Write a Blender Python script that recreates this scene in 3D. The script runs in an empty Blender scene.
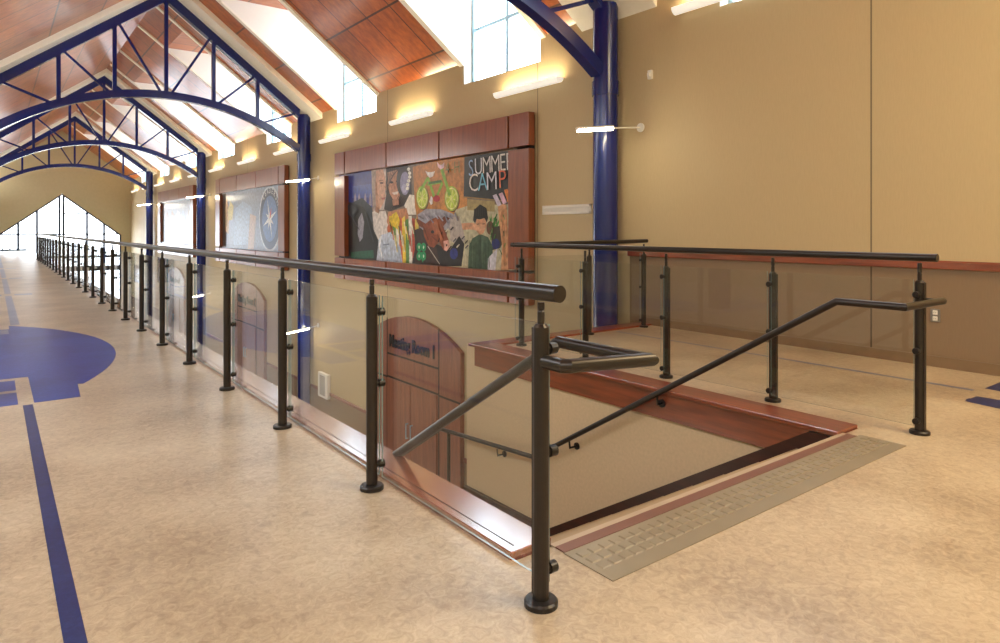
import bpy, bmesh, math, random
from mathutils import Vector, Matrix
random.seed(4)
SC = bpy.context.scene
COL = SC.collection
PI = math.pi

# ------------------------------------------------------------------ key dimensions (metres)
# x across the hall (towards the mural wall), y along the hall, z up; camera eye at x=0, y=0
H = 1.28
W = 6.956                 # face of the mural wall
RIDGE, ZR, SL = 3.32, 7.13, 0.765
XL = 2 * RIDGE - W        # left eave
T0, DT = 6.43, 11.17      # first truss and spacing
TR = [T0 + DT * k for k in range(4)]
TEND = 47.6
ZLOW = -3.97
NB = -5.0                 # wall behind the camera
DORM = [(1.65, 3.81), (7.36, 9.52)]
ZD = ZR - SL * (4.06 - RIDGE)   # dormer ceiling
def zroof(x): return ZR - SL * abs(x - RIDGE)

# ------------------------------------------------------------------ materials
def new_mat(name):
    m = bpy.data.materials.new(name); m.use_nodes = True
    nt = m.node_tree; b = nt.nodes['Principled BSDF']
    return m, nt, b
def lin(r, g, b):
    f = lambda c: (c / 255 / 12.92) if c / 255 <= .04045 else ((c / 255 + .055) / 1.055) ** 2.4
    return (f(r), f(g), f(b), 1)
def plain(name, rgb, rough=.5, metal=0., spec=.5, noise=.06, scale=8, bump=0.):
    m, nt, b = new_mat(name)
    c = lin(*rgb)
    tc = nt.nodes.new('ShaderNodeTexCoord'); n = nt.nodes.new('ShaderNodeTexNoise')
    n.inputs['Scale'].default_value = scale; n.inputs['Detail'].default_value = 4
    nt.links.new(tc.outputs['Object'], n.inputs['Vector'])
    r = nt.nodes.new('ShaderNodeValToRGB')
    r.color_ramp.elements[0].position = .3; r.color_ramp.elements[1].position = .7
    r.color_ramp.elements[0].color = [v * (1 - noise) for v in c[:3]] + [1]
    r.color_ramp.elements[1].color = [min(1, v * (1 + noise)) for v in c[:3]] + [1]
    nt.links.new(n.outputs['Fac'], r.inputs['Fac'])
    nt.links.new(r.outputs['Color'], b.inputs['Base Color'])
    b.inputs['Roughness'].default_value = rough; b.inputs['Metallic'].default_value = metal
    b.inputs['Specular IOR Level'].default_value = spec
    if bump:
        bp = nt.nodes.new('ShaderNodeBump'); bp.inputs['Strength'].default_value = bump
        nt.links.new(n.outputs['Fac'], bp.inputs['Height']); nt.links.new(bp.outputs['Normal'], b.inputs['Normal'])
    return m
def emis(name, rgb, strength):
    m, nt, b = new_mat(name)
    b.inputs['Base Color'].default_value = lin(*rgb)
    b.inputs['Emission Color'].default_value = lin(*rgb); b.inputs['Emission Strength'].default_value = strength
    return m
def wood(name, dark, light, rough=.35, axis=0, scale=3., joints=None, coat=0.):
    """grain along axis (0 x,1 y,2 z); joints = (panel along y, panel along x) dark grid lines"""
    m, nt, b = new_mat(name); N = nt.nodes.new; L = nt.links.new
    tc = N('ShaderNodeTexCoord'); mp = N('ShaderNodeMapping')
    s = [scale * 4] * 3; s[axis] = scale * .35
    mp.inputs['Scale'].default_value = s
    L(tc.outputs['Object'], mp.inputs['Vector'])
    n = N('ShaderNodeTexNoise'); n.inputs['Scale'].default_value = 1.6; n.inputs['Detail'].default_value = 6; n.inputs['Roughness'].default_value = .6
    L(mp.outputs['Vector'], n.inputs['Vector'])
    r = N('ShaderNodeValToRGB'); r.color_ramp.elements[0].position = .3; r.color_ramp.elements[1].position = .72
    r.color_ramp.elements[0].color = lin(*dark); r.color_ramp.elements[1].color = lin(*light)
    L(n.outputs['Fac'], r.inputs['Fac'])
    out = r.outputs['Color']
    if joints:
        sep = N('ShaderNodeSeparateXYZ'); L(tc.outputs['Object'], sep.inputs['Vector'])
        cmb = N('ShaderNodeCombineXYZ'); L(sep.outputs['Y'], cmb.inputs['X']); L(sep.outputs['X'], cmb.inputs['Y'])
        br = N('ShaderNodeTexBrick'); br.offset = 0; br.squash = 1
        br.inputs['Scale'].default_value = 1; br.inputs['Brick Width'].default_value = joints[0]; br.inputs['Row Height'].default_value = joints[1]
        br.inputs['Mortar Size'].default_value = .016; br.inputs['Mortar Smooth'].default_value = 0
        br.inputs['Color1'].default_value = (.8, .8, .8, 1); br.inputs['Color2'].default_value = (1.12, 1.1, 1.05, 1); br.inputs['Mortar'].default_value = (.15, .12, .1, 1)
        L(cmb.outputs['Vector'], br.inputs['Vector'])
        mx = N('ShaderNodeMix'); mx.data_type = 'RGBA'; mx.blend_type = 'MULTIPLY'; mx.inputs['Factor'].default_value = 1
        L(out, mx.inputs['A']); L(br.outputs['Color'], mx.inputs['B']); out = mx.outputs['Result']
    L(out, b.inputs['Base Color']); b.inputs['Roughness'].default_value = rough
    b.inputs['Coat Weight'].default_value = coat; b.inputs['Coat Roughness'].default_value = .16; b.inputs['Coat IOR'].default_value = 1.9
    return m
def linoleum(name, cols, rough=.3, spec=.5):
    m, nt, b = new_mat(name); N = nt.nodes.new; L = nt.links.new
    tc = N('ShaderNodeTexCoord')
    n1 = N('ShaderNodeTexNoise'); n1.inputs['Scale'].default_value = 1.3; n1.inputs['Detail'].default_value = 5
    n2 = N('ShaderNodeTexNoise'); n2.inputs['Scale'].default_value = 26; n2.inputs['Detail'].default_value = 10; n2.inputs['Roughness'].default_value = .72; n2.inputs['Distortion'].default_value = 1.1
    L(tc.outputs['Object'], n1.inputs['Vector']); L(tc.outputs['Object'], n2.inputs['Vector'])
    mx = N('ShaderNodeMath'); mx.operation = 'MULTIPLY_ADD'; mx.inputs[1].default_value = .55
    ad = N('ShaderNodeMath'); ad.operation = 'MULTIPLY'; ad.inputs[1].default_value = .45
    L(n1.outputs['Fac'], ad.inputs[0]); L(n2.outputs['Fac'], mx.inputs[0]); L(ad.outputs[0], mx.inputs[2])
    r = N('ShaderNodeValToRGB'); e = r.color_ramp.elements
    e[0].position = .37; e[0].color = lin(*cols[0]); e[1].position = .63; e[1].color = lin(*cols[2])
    k = e.new(.5); k.color = lin(*cols[1])
    L(mx.outputs[0], r.inputs['Fac']); L(r.outputs['Color'], b.inputs['Base Color'])
    b.inputs['Roughness'].default_value = rough; b.inputs['Specular IOR Level'].default_value = spec
    bp = N('ShaderNodeBump'); bp.inputs['Strength'].default_value = .03; bp.inputs['Distance'].default_value = .01
    L(n2.outputs['Fac'], bp.inputs['Height']); L(bp.outputs['Normal'], b.inputs['Normal'])
    return m
def glass(name, tint, ior=1.45, refl=1.0):
    m = bpy.data.materials.new(name); m.use_nodes = True; nt = m.node_tree; nt.nodes.clear()
    N = nt.nodes.new; L = nt.links.new
    o = N('ShaderNodeOutputMaterial'); t = N('ShaderNodeBsdfTransparent'); g = N('ShaderNodeBsdfGlossy'); mx = N('ShaderNodeMixShader'); lw = N('ShaderNodeLayerWeight'); pw = N('ShaderNodeMath'); fr = N('ShaderNodeMath')
    lw.inputs['Blend'].default_value = .5; pw.operation = 'POWER'; pw.inputs[1].default_value = 5; fr.operation = 'MULTIPLY_ADD'; fr.inputs[1].default_value = .9; fr.inputs[2].default_value = (ior - 1) ** 2 / (ior + 1) ** 2
    L(lw.outputs['Facing'], pw.inputs[0]); L(pw.outputs[0], fr.inputs[0])
    t.inputs['Color'].default_value = (*tint, 1); g.inputs['Roughness'].default_value = .0; g.inputs['Color'].default_value = (refl, refl, refl, 1)
    L(fr.outputs[0], mx.inputs['Fac']); L(t.outputs[0], mx.inputs[1]); L(g.outputs[0], mx.inputs[2]); L(mx.outputs[0], o.inputs['Surface'])
    return m
def wallpaper(name, rgb, seam0, step):
    m, nt, b = new_mat(name); N = nt.nodes.new; L = nt.links.new
    tc = N('ShaderNodeTexCoord'); mp = N('ShaderNodeMapping'); mp.inputs['Scale'].default_value = (30, 30, 3)
    L(tc.outputs['Object'], mp.inputs['Vector'])
    n = N('ShaderNodeTexNoise'); n.inputs['Scale'].default_value = 4; n.inputs['Detail'].default_value = 4
    L(mp.outputs['Vector'], n.inputs['Vector'])
    r = N('ShaderNodeValToRGB'); c = lin(*rgb)
    r.color_ramp.elements[0].color = [v * .93 for v in c[:3]] + [1]; r.color_ramp.elements[1].color = [min(1, v * 1.07) for v in c[:3]] + [1]
    L(n.outputs['Fac'], r.inputs['Fac'])
    sep = N('ShaderNodeSeparateXYZ'); L(tc.outputs['Object'], sep.inputs['Vector'])
    a = N('ShaderNodeMath'); a.operation = 'SUBTRACT'; a.inputs[1].default_value = seam0; L(sep.outputs['Y'], a.inputs[0])
    w = N('ShaderNodeMath'); w.operation = 'FLOORED_MODULO'; w.inputs[1].default_value = step; L(a.outputs[0], w.inputs[0])
    lt = N('ShaderNodeMath'); lt.operation = 'LESS_THAN'; lt.inputs[1].default_value = .016; L(w.outputs[0], lt.inputs[0])
    mx = N('ShaderNodeMix'); mx.data_type = 'RGBA'; L(lt.outputs[0], mx.inputs['Factor']); L(r.outputs['Color'], mx.inputs['A'])
    mx.inputs['B'].default_value = [v * .35 for v in c[:3]] + [1]
    L(mx.outputs['Result'], b.inputs['Base Color']); b.inputs['Roughness'].default_value = .55; b.inputs['Specular IOR Level'].default_value = .35
    return m

M = {}
M['floor'] = linoleum('beige_linoleum', [(142, 123, 102), (174, 155, 130), (196, 179, 153)], .32, .5)
M['blue_floor'] = linoleum('blue_linoleum', [(22, 38, 104), (30, 54, 134), (46, 74, 158)], .3)
M['navy_floor'] = linoleum('navy_linoleum', [(20, 30, 74), (28, 42, 94), (40, 58, 112)], .32)
M['grey_floor'] = linoleum('grey_blue_linoleum', [(92, 98, 124), (112, 118, 142), (130, 134, 152)], .3)
M['low_floor'] = linoleum('lower_linoleum', [(180, 170, 155), (200, 190, 175), (215, 207, 192)], .3)
M['wall'] = wallpaper('beige_wallcovering', (190, 170, 132), 3.035, 5.1)
M['wains'] = wallpaper('taupe_wainscot', (136, 114, 90), 3.035, 5.1)
M['wall_plain'] = plain('beige_paint', (194, 184, 146), .6, noise=.03)
M['stair_wall'] = plain('tan_wallcovering', (212, 186, 148), .55, noise=.05, scale=40)
M['white'] = plain('white_paint', (240, 238, 230), .6, noise=.01)
M['cream'] = plain('cream_paint', (250, 246, 232), .55, noise=.02)
M['base'] = plain('taupe_baseboard', (128, 104, 78), .45)
M['roof_wood'] = wood('ceiling_wood_panels', (146, 68, 20), (192, 102, 34), .28, axis=0, scale=1.4, joints=(.9, .95), coat=.25)
M['trim_wood'] = wood('cherry_trim', (104, 40, 20), (152, 68, 36), .3, axis=1, scale=3., coat=1.)
M['cap_wood'] = wood('cherry_cap_varnish', (110, 46, 26), (152, 70, 40), .22, axis=1, scale=3., coat=1.)
M['cap_wood'].node_tree.nodes['Principled BSDF'].inputs['Coat IOR'].default_value = 2.6
M['trim_wood_x'] = wood('cherry_trim_cross', (104, 40, 20), (152, 68, 36), .3, axis=0, scale=3., coat=.5)
M['frame_wood'] = wood('cherry_frame_panels', (116, 56, 28), (150, 78, 42), .32, axis=2, scale=2.5, coat=.4)
M['door_wood'] = wood('door_veneer', (112, 62, 42), (150, 88, 60), .4, axis=2, scale=2.)
M['door_dark'] = wood('door_veneer_shadow', (70, 36, 24), (96, 50, 34), .4, axis=2, scale=2.)
M['dark'] = plain('dark_joint', (26, 16, 12), .7)
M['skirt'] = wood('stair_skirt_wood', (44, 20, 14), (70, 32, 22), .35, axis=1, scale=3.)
M['blue'] = plain('blue_gloss_steel', (3, 25, 98), .2, noise=.04, spec=.6)
M['bronze'] = plain('dark_bronze_metal', (58, 52, 48), .3, metal=.6, noise=.05, scale=30)
M['bronze_dark'] = plain('dark_bronze_flange', (46, 41, 38), .35, metal=.5, noise=.05, scale=30)
M['glass'] = glass('guard_glass', (.945, .955, .95), 1.42)
M['pane'] = glass('window_glass', (.95, .98, 1.), 1.2)
M['alum'] = plain('pale_blue_aluminium', (150, 185, 205), .4, metal=.2)
M['mullion'] = plain('slate_mullion', (52, 64, 84), .4, metal=.2)
M['nosing'] = plain('maroon_rubber_nosing', (112, 72, 58), .4)
M['nosing_lip'] = plain('pale_nosing_lip', (170, 150, 128), .4)
M['tactile'] = plain('taupe_rubber', (132, 120, 101), .3, noise=.05)
M['tread'] = plain('tan_tread_rubber', (150, 128, 98), .5)
M['fixture'] = plain('white_fixture', (232, 230, 222), .35, noise=.01)
M['diffuser'] = emis('white_diffuser', (240, 236, 224), .45)
M['tube'] = emis('warm_lamp_glow', (255, 232, 186), 30)
M['tube_cool'] = emis('cool_lamp_glow', (255, 240, 205), 45)
M['plastic'] = plain('white_plastic', (228, 224, 214), .4, noise=.01)
M['slot'] = plain('shadow_grey', (96, 90, 82), .7)
M['letter'] = plain('black_letter', (14, 13, 13), .4)
M['screen'] = plain('black_screen', (16, 17, 20), .2)
def ink(r, g, b): 
    k = 'ink_%d_%d_%d' % (r, g, b)
    if k not in M: M[k] = plain('print_%d_%d_%d' % (r, g, b), (r, g, b), .32, noise=.3, scale=11, spec=.5)
    return M[k]

# ------------------------------------------------------------------ mesh helpers
class MB:
    def __init__(s): s.v = []; s.f = []; s.m = []; s.mats = []; s.sm = []
    def mi(s, mat):
        if mat not in s.mats: s.mats.append(mat)
        return s.mats.index(mat)
    def add(s, vs, fs, mat, smooth=False):
        o = len(s.v); s.v += [tuple(v) for v in vs]; k = s.mi(mat)
        for f in fs: s.f.append([i + o for i in f]); s.m.append(k); s.sm.append(smooth)
    def quad(s, a, b, c, d, mat): s.add([a, b, c, d], [(0, 1, 2, 3)], mat)
    def poly(s, pts, mat): s.add(pts, [tuple(range(len(pts)))], mat)
    def box(s, x0, x1, y0, y1, z0, z1, mat):
        s.add([(x0, y0, z0), (x1, y0, z0), (x1, y1, z0), (x0, y1, z0), (x0, y0, z1), (x1, y0, z1), (x1, y1, z1), (x0, y1, z1)],
              [(0, 3, 2, 1), (4, 5, 6, 7), (0, 1, 5, 4), (1, 2, 6, 5), (2, 3, 7, 6), (3, 0, 4, 7)], mat)
    def bbox(s, x0, x1, y0, y1, z0, z1, mat, r=.006):
        """box with bevelled edges"""
        bm = bmesh.new(); bmesh.ops.create_cube(bm, size=1)
        for v in bm.verts: v.co = Vector(((x0 + x1) / 2 + v.co.x * (x1 - x0), (y0 + y1) / 2 + v.co.y * (y1 - y0), (z0 + z1) / 2 + v.co.z * (z1 - z0)))
        bmesh.ops.bevel(bm, geom=bm.edges[:], offset=r, segments=2, affect='EDGES', profile=.5)
        bm.verts.index_update(); s.add([v.co[:] for v in bm.verts], [[v.index for v in f.verts] for f in bm.faces], mat); bm.free()
    def prism(s, pts, vec, mat):
        """extrude a planar polygon by vec"""
        n = len(pts); vec = Vector(vec); a = [Vector(p) for p in pts]; b = [p + vec for p in a]
        fs = [tuple(range(n)), tuple(range(2 * n - 1, n - 1, -1))] + [(i, i + n, (i + 1) % n + n, (i + 1) % n) for i in range(n)]
        s.add(a + b, fs, mat)
    def beam(s, a, b, w, h, mat, up=(0, 0, 1)):
        """rectangular bar; w sideways, h along up"""
        a = Vector(a); b = Vector(b); d = (b - a).normalized(); u = Vector(up); sd = d.cross(u).normalized(); u = sd.cross(d).normalized()
        vs = []
        for p in (a, b):
            for i, j in ((-1, -1), (1, -1), (1, 1), (-1, 1)): vs.append(p + sd * w / 2 * i + u * h / 2 * j)
        s.add(vs, [(0, 1, 2, 3), (7, 6, 5, 4), (0, 4, 5, 1), (1, 5, 6, 2), (2, 6, 7, 3), (3, 7, 4, 0)], mat)
    def tube(s, pts, r, mat, n=16, caps=True):
        """round pipe through points, mitred at the corners"""
        pts = [Vector(p) for p in pts]; rings = []
        d0 = (pts[1] - pts[0]).normalized()
        u = d0.orthogonal().normalized() if abs(d0.z) > .99 else d0.cross(Vector((0, 0, 1))).normalized()
        vs = []
        for i, p in enumerate(pts):
            di = (pts[i] - pts[i - 1]).normalized() if i else d0
            do = (pts[i + 1] - pts[i]).normalized() if i < len(pts) - 1 else di
            if i: 
                u = (u - di * u.dot(di)).normalized()
            w = di.cross(u).normalized(); nrm = (di + do).normalized()
            for k in range(n):
                a = 2 * PI * k / n; q = u * math.cos(a) * r + w * math.sin(a) * r
                q = q - di * (q.dot(nrm) / max(.2, di.dot(nrm)))
                vs.append(p + q)
            # carry the frame through the bend by reflection
            if i < len(pts) - 1 and (do - di).length > 1e-6:
                ax = di.cross(do); ang = di.angle(do)
                if ax.length > 1e-6: u = Matrix.Rotation(ang, 3, ax.normalized()) @ u
        q4 = [(k, (k + 1) % n, (k + 1) % n + n, k + n) for k in range(n)]
        for i in range(len(pts) - 1): s.add(vs[i * n:(i + 2) * n], q4, mat, True)
        if caps:
            s.add(vs[:n], [tuple(range(n - 1, -1, -1))], mat); s.add(vs[-n:], [tuple(range(n))], mat)
    def lathe(s, c, prof, mat, n=24, axis=2):
        """prof: list of (r, h) along axis from c"""
        vs = []
        for r, h in prof:
            for k in range(n):
                a = 2 * PI * k / n; p = [r * math.cos(a), r * math.sin(a), h]
                if axis == 0: p = [h, p[0], p[1]]
                if axis == 1: p = [p[1], h, p[0]]
                vs.append((c[0] + p[0], c[1] + p[1], c[2] + p[2]))
        fs = []
        for i in range(len(prof) - 1):
            for k in range(n): fs.append((i * n + k, i * n + (k + 1) % n, (i + 1) * n + (k + 1) % n, (i + 1) * n + k))
        m = len(prof) - 1
        s.add(vs, fs, mat, False)
        s.f.append([len(s.v) - len(vs) + k for k in range(n - 1, -1, -1)]); s.m.append(s.mi(mat)); s.sm.append(False)
        s.f.append([len(s.v) - n + k for k in range(n)]); s.m.append(s.mi(mat)); s.sm.append(False)
    def build(s, name, parent=None, origin=None):
        o0 = Vector(origin) if origin is not None else Vector((0, 0, 0))
        me = bpy.data.meshes.new(name); me.from_pydata([Vector(v) - o0 for v in s.v], [], s.f)
        for m in s.mats: me.materials.append(m)
        me.polygons.foreach_set('material_index', s.m); me.polygons.foreach_set('use_smooth', s.sm); me.update()
        o = bpy.data.objects.new(name, me); COL.objects.link(o); o.location = o0
        if parent:
            o.parent = parent; o.location = o0 - world_loc(parent)
        return o
def world_loc(o):
    l = Vector(o.location)
    while o.parent: o = o.parent; l += o.location
    return l
def tag(o, label=None, cat=None, group=None, kind=None):
    if label: o['label'] = label
    if cat: o['category'] = cat
    if group: o['group'] = group
    if kind: o['kind'] = kind
    return o
def empty(name, loc, label=None, cat=None, group=None, kind=None):
    o = bpy.data.objects.new(name, None); COL.objects.link(o); o.location = loc; o.empty_display_size = .2
    return tag(o, label, cat, group, kind)
def copy_tree(o, parent=None):
    c = o.copy(); COL.objects.link(c); c.parent = parent
    for ch in [k for k in SC.objects if k.parent == o]: copy_tree(ch, c)
    return c
def struct(mb, name, parent=None): 
    o = mb.build(name, parent)
    if parent is None: o['kind'] = 'structure'
    return o
WALLROT = Matrix(((0, 0, -1), (-1, 0, 0), (0, 1, 0)))       # text plane on the mural wall, facing the hall
def text_mesh(name, body, size, mat, loc, parent, extrude=.0, rot=WALLROT, sx=1., shear=0., spacing=1., bold=0.):
    cu = bpy.data.curves.new('t', 'FONT'); cu.body = body; cu.size = size; cu.extrude = extrude; cu.shear = shear
    cu.space_character = spacing; cu.offset = bold; cu.resolution_u = 3; cu.align_x = 'CENTER'
    t = bpy.data.objects.new('t', cu); COL.objects.link(t)
    dg = bpy.context.evaluated_depsgraph_get(); me = bpy.data.meshes.new_from_object(t.evaluated_get(dg))
    bpy.data.objects.remove(t); me.name = name
    me.materials.clear(); me.materials.append(mat)
    S = Matrix.Diagonal((sx, 1, 1)); me.transform((rot @ S).to_4x4())
    o = bpy.data.objects.new(name, me); COL.objects.link(o); o.location = loc
    if parent: o.parent = parent; o.location = Vector(loc) - world_loc(parent)
    return o

# ================================================================== SETTING
# ---- upper floor: slab with the atrium and stair openings
SX0, SX1 = 1.80, 4.222       # stair opening
Y1, Y2 = 2.01, 6.03         # top nosing and back edge of the landing
mb = MB(); F = M['floor']
mb.box(-4.2, 1.60, NB, TEND, -.35, 0, F)                 # long walkway
mb.box(1.60, W, NB, Y1, -.35, 0, F)                       # head of the stair
mb.box(4.42, W, Y1, Y2, -.35, 0, F)                       # landing beside the stair
def flat(pts, mat, z=.0012): mb.poly([(x, y, z) for x, y in pts], mat)
B, G = M['blue_floor'], M['grey_floor']
# round rosette, cut square at the near side
cx, cy, rr = -3.2, 8.35, 4.24
pts = [(.245, 5.97), (.535, 5.97), (.56, 6.48)]
a0 = math.atan2(6.48 - cy, .56 - cx); a1 = math.atan2(10.55 - cy, math.sqrt(rr ** 2 - (10.55 - cy) ** 2))
for k in range(41):
    a = a0 + (a1 - a0) * k / 40; pts.append((cx + rr * math.cos(a), cy + rr * math.sin(a)))
pts += [(.17, 10.9), (.17, 10.52), (-.6, 10.52), (-.6, 7.05), (.245, 7.05)]
flat(pts, B)
flat([(-1.6, 6.52), (.15, 6.52), (.15, 6.95), (-1.6, 6.95)], B); flat([(-1.6, 5.98), (.15, 5.98), (.15, 6.43), (-1.6, 6.43)], B)
flat([(.175, -3), (.235, -3), (.235, 5.93), (.175, 5.93)], M['navy_floor'])
flat([(-.9, 10.05), (.16, 10.05), (.16, 10.45), (-.9, 10.45)], G, .0016)
yy = 10.95
while yy < TEND - 7:
    flat([(.19, yy), (.29, yy), (.29, yy + 4.75), (.19, yy + 4.75)], G)
    flat([(.34, yy + 4.85), (.62, yy + 4.85), (.62, yy + 5.15), (.34, yy + 5.15)], G)
    flat([(-.9, yy + 4.85), (.14, yy + 4.85), (.14, yy + 5.15), (-.9, yy + 5.15)], G)
    yy += 5.3
flat([(6.15, 1.93), (6.21, 1.93), (6.21, 5.72), (6.15, 5.72)], G)   # thin stripe by the right wall
flat([(5.6, 1.2), (5.98, 1.2), (5.98, 1.85), (5.74, 1.85)], M['navy_floor']); flat([(5.56, 1.1), (5.86, 1.1), (5.86, 1.86), (5.78, 1.86)], M['navy_floor'], .0008)
flat([(6.2, .9), (6.7, .9), (6.7, 1.9), (6.32, 1.9)], M['navy_floor'])
struct(mb, 'floor')
mb = MB(); mb.box(-.5, W + .3, NB, TEND, ZLOW - .2, ZLOW, M['low_floor']); struct(mb, 'floor')

# ---- mural wall (right) with the dormer window openings
mb = MB(); WL = M['wall']; xo = W + .28
segs = []; y = NB
opens = [(t + a, t + b) for t in [T0 - DT] + TR for a, b in DORM if t + a > NB and t + b < TEND]
mb.box(W, xo, NB, TEND, -3.0, 0, WL) if False else None
mb.box(W, xo, 6.2, TEND, -3.0, 3.95, WL)
mb.box(W, xo, NB, 6.2, .95, 3.95, WL)
mb.box(W, xo, NB, 6.2, -3.0, .95, M['wains'])
mb.box(W, xo, NB, TEND, ZLOW, -3.0, M['wains'])
for a, b in opens:
    mb.box(W, xo, y, a, 3.95, 4.36, WL); y = b
mb.box(W, xo, y, TEND, 3.95, 4.36, WL)
struct(mb, 'wall_right')
# ---- end wall with the pentagon opening
mb = MB()
def gable_outer(): return [(-4.2, ZLOW), (W, ZLOW), (W, zroof(W)), (RIDGE, ZR), (XL, zroof(XL)), (-4.2, zroof(XL))]
hole = [(.21, 0), (.21, .88), (RIDGE, 3.37), (6.43, .88), (6.43, -3.4), (1.62, -3.4), (1.62, 0)]
bm = bmesh.new()
def loop(ps):
    v = [bm.verts.new((x, TEND, z)) for x, z in ps]
    return [bm.edges.new((v[i], v[(i + 1) % len(v)])) for i in range(len(v))]
es = loop(gable_outer()) + loop(hole)
bmesh.ops.triangle_fill(bm, edges=es, use_beauty=True)
ext = bmesh.ops.extrude_face_region(bm, geom=bm.faces[:])
bmesh.ops.translate(bm, verts=[g for g in ext['geom'] if isinstance(g, bmesh.types.BMVert)], vec=(0, .3, 0))
bmesh.ops.recalc_face_normals(bm, faces=bm.faces[:])
bm.verts.index_update(); mb.add([v.co[:] for v in bm.verts], [[v.index for v in f.verts] for f in bm.faces], M['wall_plain']); bm.free()
struct(mb, 'wall_end')
mb = MB(); mb.poly([(x, NB, z) for x, z in gable_outer()], M['wall_plain']); struct(mb, 'wall_back')
mb = MB(); mb.box(-4.4, -4.2, NB, TEND, -.35, 4.4, M['wall_plain']); struct(mb, 'wall_left')
mb = MB(); mb.box(1.30, 1.5, NB, TEND, ZLOW, -.35, M['wall_plain']); struct(mb, 'wall_lower')
# ---- wall below the landing, beside the stair
mb = MB(); mb.box(4.25, 4.42, Y1, 6.2, ZLOW, -.02, M['stair_wall']); struct(mb, 'wall_stair')
mb = MB(); mb.box(4.42, W, 6.0, 6.2, ZLOW, -.02, M['stair_wall'])
struct(mb, 'wall_landing')
mb = MB(); mb.box(1.8, 4.25, 1.75, 1.99, ZLOW, -.36, M['stair_wall']); struct(mb, 'wall_stairhead')

# ---- ceiling: timber panels, dormers
mb = MB(); RW = M['roof_wood']
def slope(y0, y1, x0, x1, mat, dz=0.): mb.quad((x0, y0, zroof(x0) + dz), (x1, y0, zroof(x1) + dz), (x1, y1, zroof(x1) + dz), (x0, y1, zroof(x0) + dz), mat)
XT = 4.06
y = NB
for a, b in opens:
    slope(y, a, RIDGE, W + .02, RW); slope(a, b, RIDGE, XT, RW); y = b
slope(y, TEND, RIDGE, W + .02, RW)
slope(NB, TEND, XL, RIDGE, RW)
struct(mb, 'ceiling')
mb = MB(); mb.box(-4.2, XL, NB, TEND, zroof(XL), zroof(XL) + .1, M['cream']); struct(mb, 'ceiling')
for i, (a, b) in enumerate(opens):
    mb = MB()
    mb.quad((XT, a, ZD), (xo, a, ZD), (xo, b, ZD), (XT, b, ZD), RW)
    for yq in (a + .004, b - .004): mb.poly([(XT, yq, zroof(XT)), (W, yq, zroof(W)), (W, yq, 3.95), (xo, yq, 3.95), (xo, yq, ZD), (XT, yq, ZD)], M['white'])
    struct(mb, 'ceiling')
# cream strips along the dormer edges and cream box beams over the trusses
mb = MB()
for a, b in opens:
    for yq, sg in ((a, -1), (b, 1)):
        y0, y1 = sorted((yq, yq + sg * .14))
        for dz in (-.05,):
            mb.prism([(RIDGE, y0, zroof(RIDGE) + dz), (W - .002, y0, zroof(W) + dz), (W - .002, y0, zroof(W) + .04), (RIDGE, y0, ZR + .04)], (0, y1 - y0, 0), M['cream'])
struct(mb, 'trim_1')
BH, BD = .70, .15
for i, t in enumerate([T0 - DT] + TR):
    if t + BH < NB: continue
    mb = MB(); y0 = max(NB, t - BH); yw = t + BH - y0
    mb.prism([(RIDGE, y0, ZR - BD), (W - .002, y0, zroof(W) - BD), (W - .002, y0, zroof(W) + .05), (RIDGE, y0, ZR + .05), (XL, y0, zroof(XL) + .05), (XL, y0, zroof(XL) - BD)], (0, yw, 0), M['cream'])
    struct(mb, 'trim_%d' % (2 + i))
# ---- dormer windows
nwin = 1
for a, b in opens:
    w = empty('window_%d' % nwin, (W + .2, (a + b) / 2, 3.95), kind='structure'); nwin += 1
    mb = MB(); A = M['alum']; xa, xb = W + .17, W + .24
    m = (a + b) / 2
    for p, q in ((a, a + .07), (m - .035, m + .035), (b - .07, b)): mb.box(xa, xb, p, q, 3.95, ZD, A)
    for z0 in (3.95, 4.93, ZD - .07): mb.box(xa + .004, xb - .004, a, b, z0, z0 + .06, A)
    mb.build('window_frame', w)
    mb = MB(); mb.quad((W + .205, a, 3.95), (W + .205, b, 3.95), (W + .205, b, ZD), (W + .205, a, ZD), M['pane']); mb.build('pane', w)
# ---- end window
w = empty('window_%d' % nwin, (RIDGE, TEND + .1, 0), kind='structure')
mb = MB(); K = M['mullion']; y0, y1 = TEND + .03, TEND + .15
def ztop(x): return 3.37 - (3.37 - .88) / (RIDGE - .21) * abs(x - RIDGE)
for x in (1.19, 2.09, 3.2, 3.4, 4.6, 5.5, 6.39, .25): mb.box(x - .06, x + .06, y0, y1, 0 if x < 1.6 else -3.4, ztop(x) - .02, K)
for (p, q) in (((.21, .88), (RIDGE, 3.37)), ((RIDGE, 3.37), (6.43, .88))): mb.beam((p[0], TEND + .09, p[1] - .04), (q[0], TEND + .09, q[1] - .04), .12, .1, K)
mb.box(.21, 6.43, y0 + .01, y1 - .01, .9, .98, K)
mb.box(3.4, 4.6, y0 + .01, y1 - .01, 2.16, 2.24, K)
mb.box(.21, 1.62, y0 + .01, y1 - .01, 0, .1, K)
mb.box(1.62, 6.43, y0 + .01, y1 - .01, -.5, -.36, K); mb.box(1.62, 6.43, y0 + .01, y1 - .01, -1.3, -1.0, K); mb.box(1.62, 6.43, y0 + .01, y1 - .01, -3.4, -3.3, K)
for x in (.47, .80): mb.box(x - .03, x + .03, y0, y1, 0, .86, K)
mb.build('window_frame', w)
mb = MB(); mb.poly([(x, TEND + .09, z) for x, z in hole], M['pane']); mb.build('pane', w)
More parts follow.
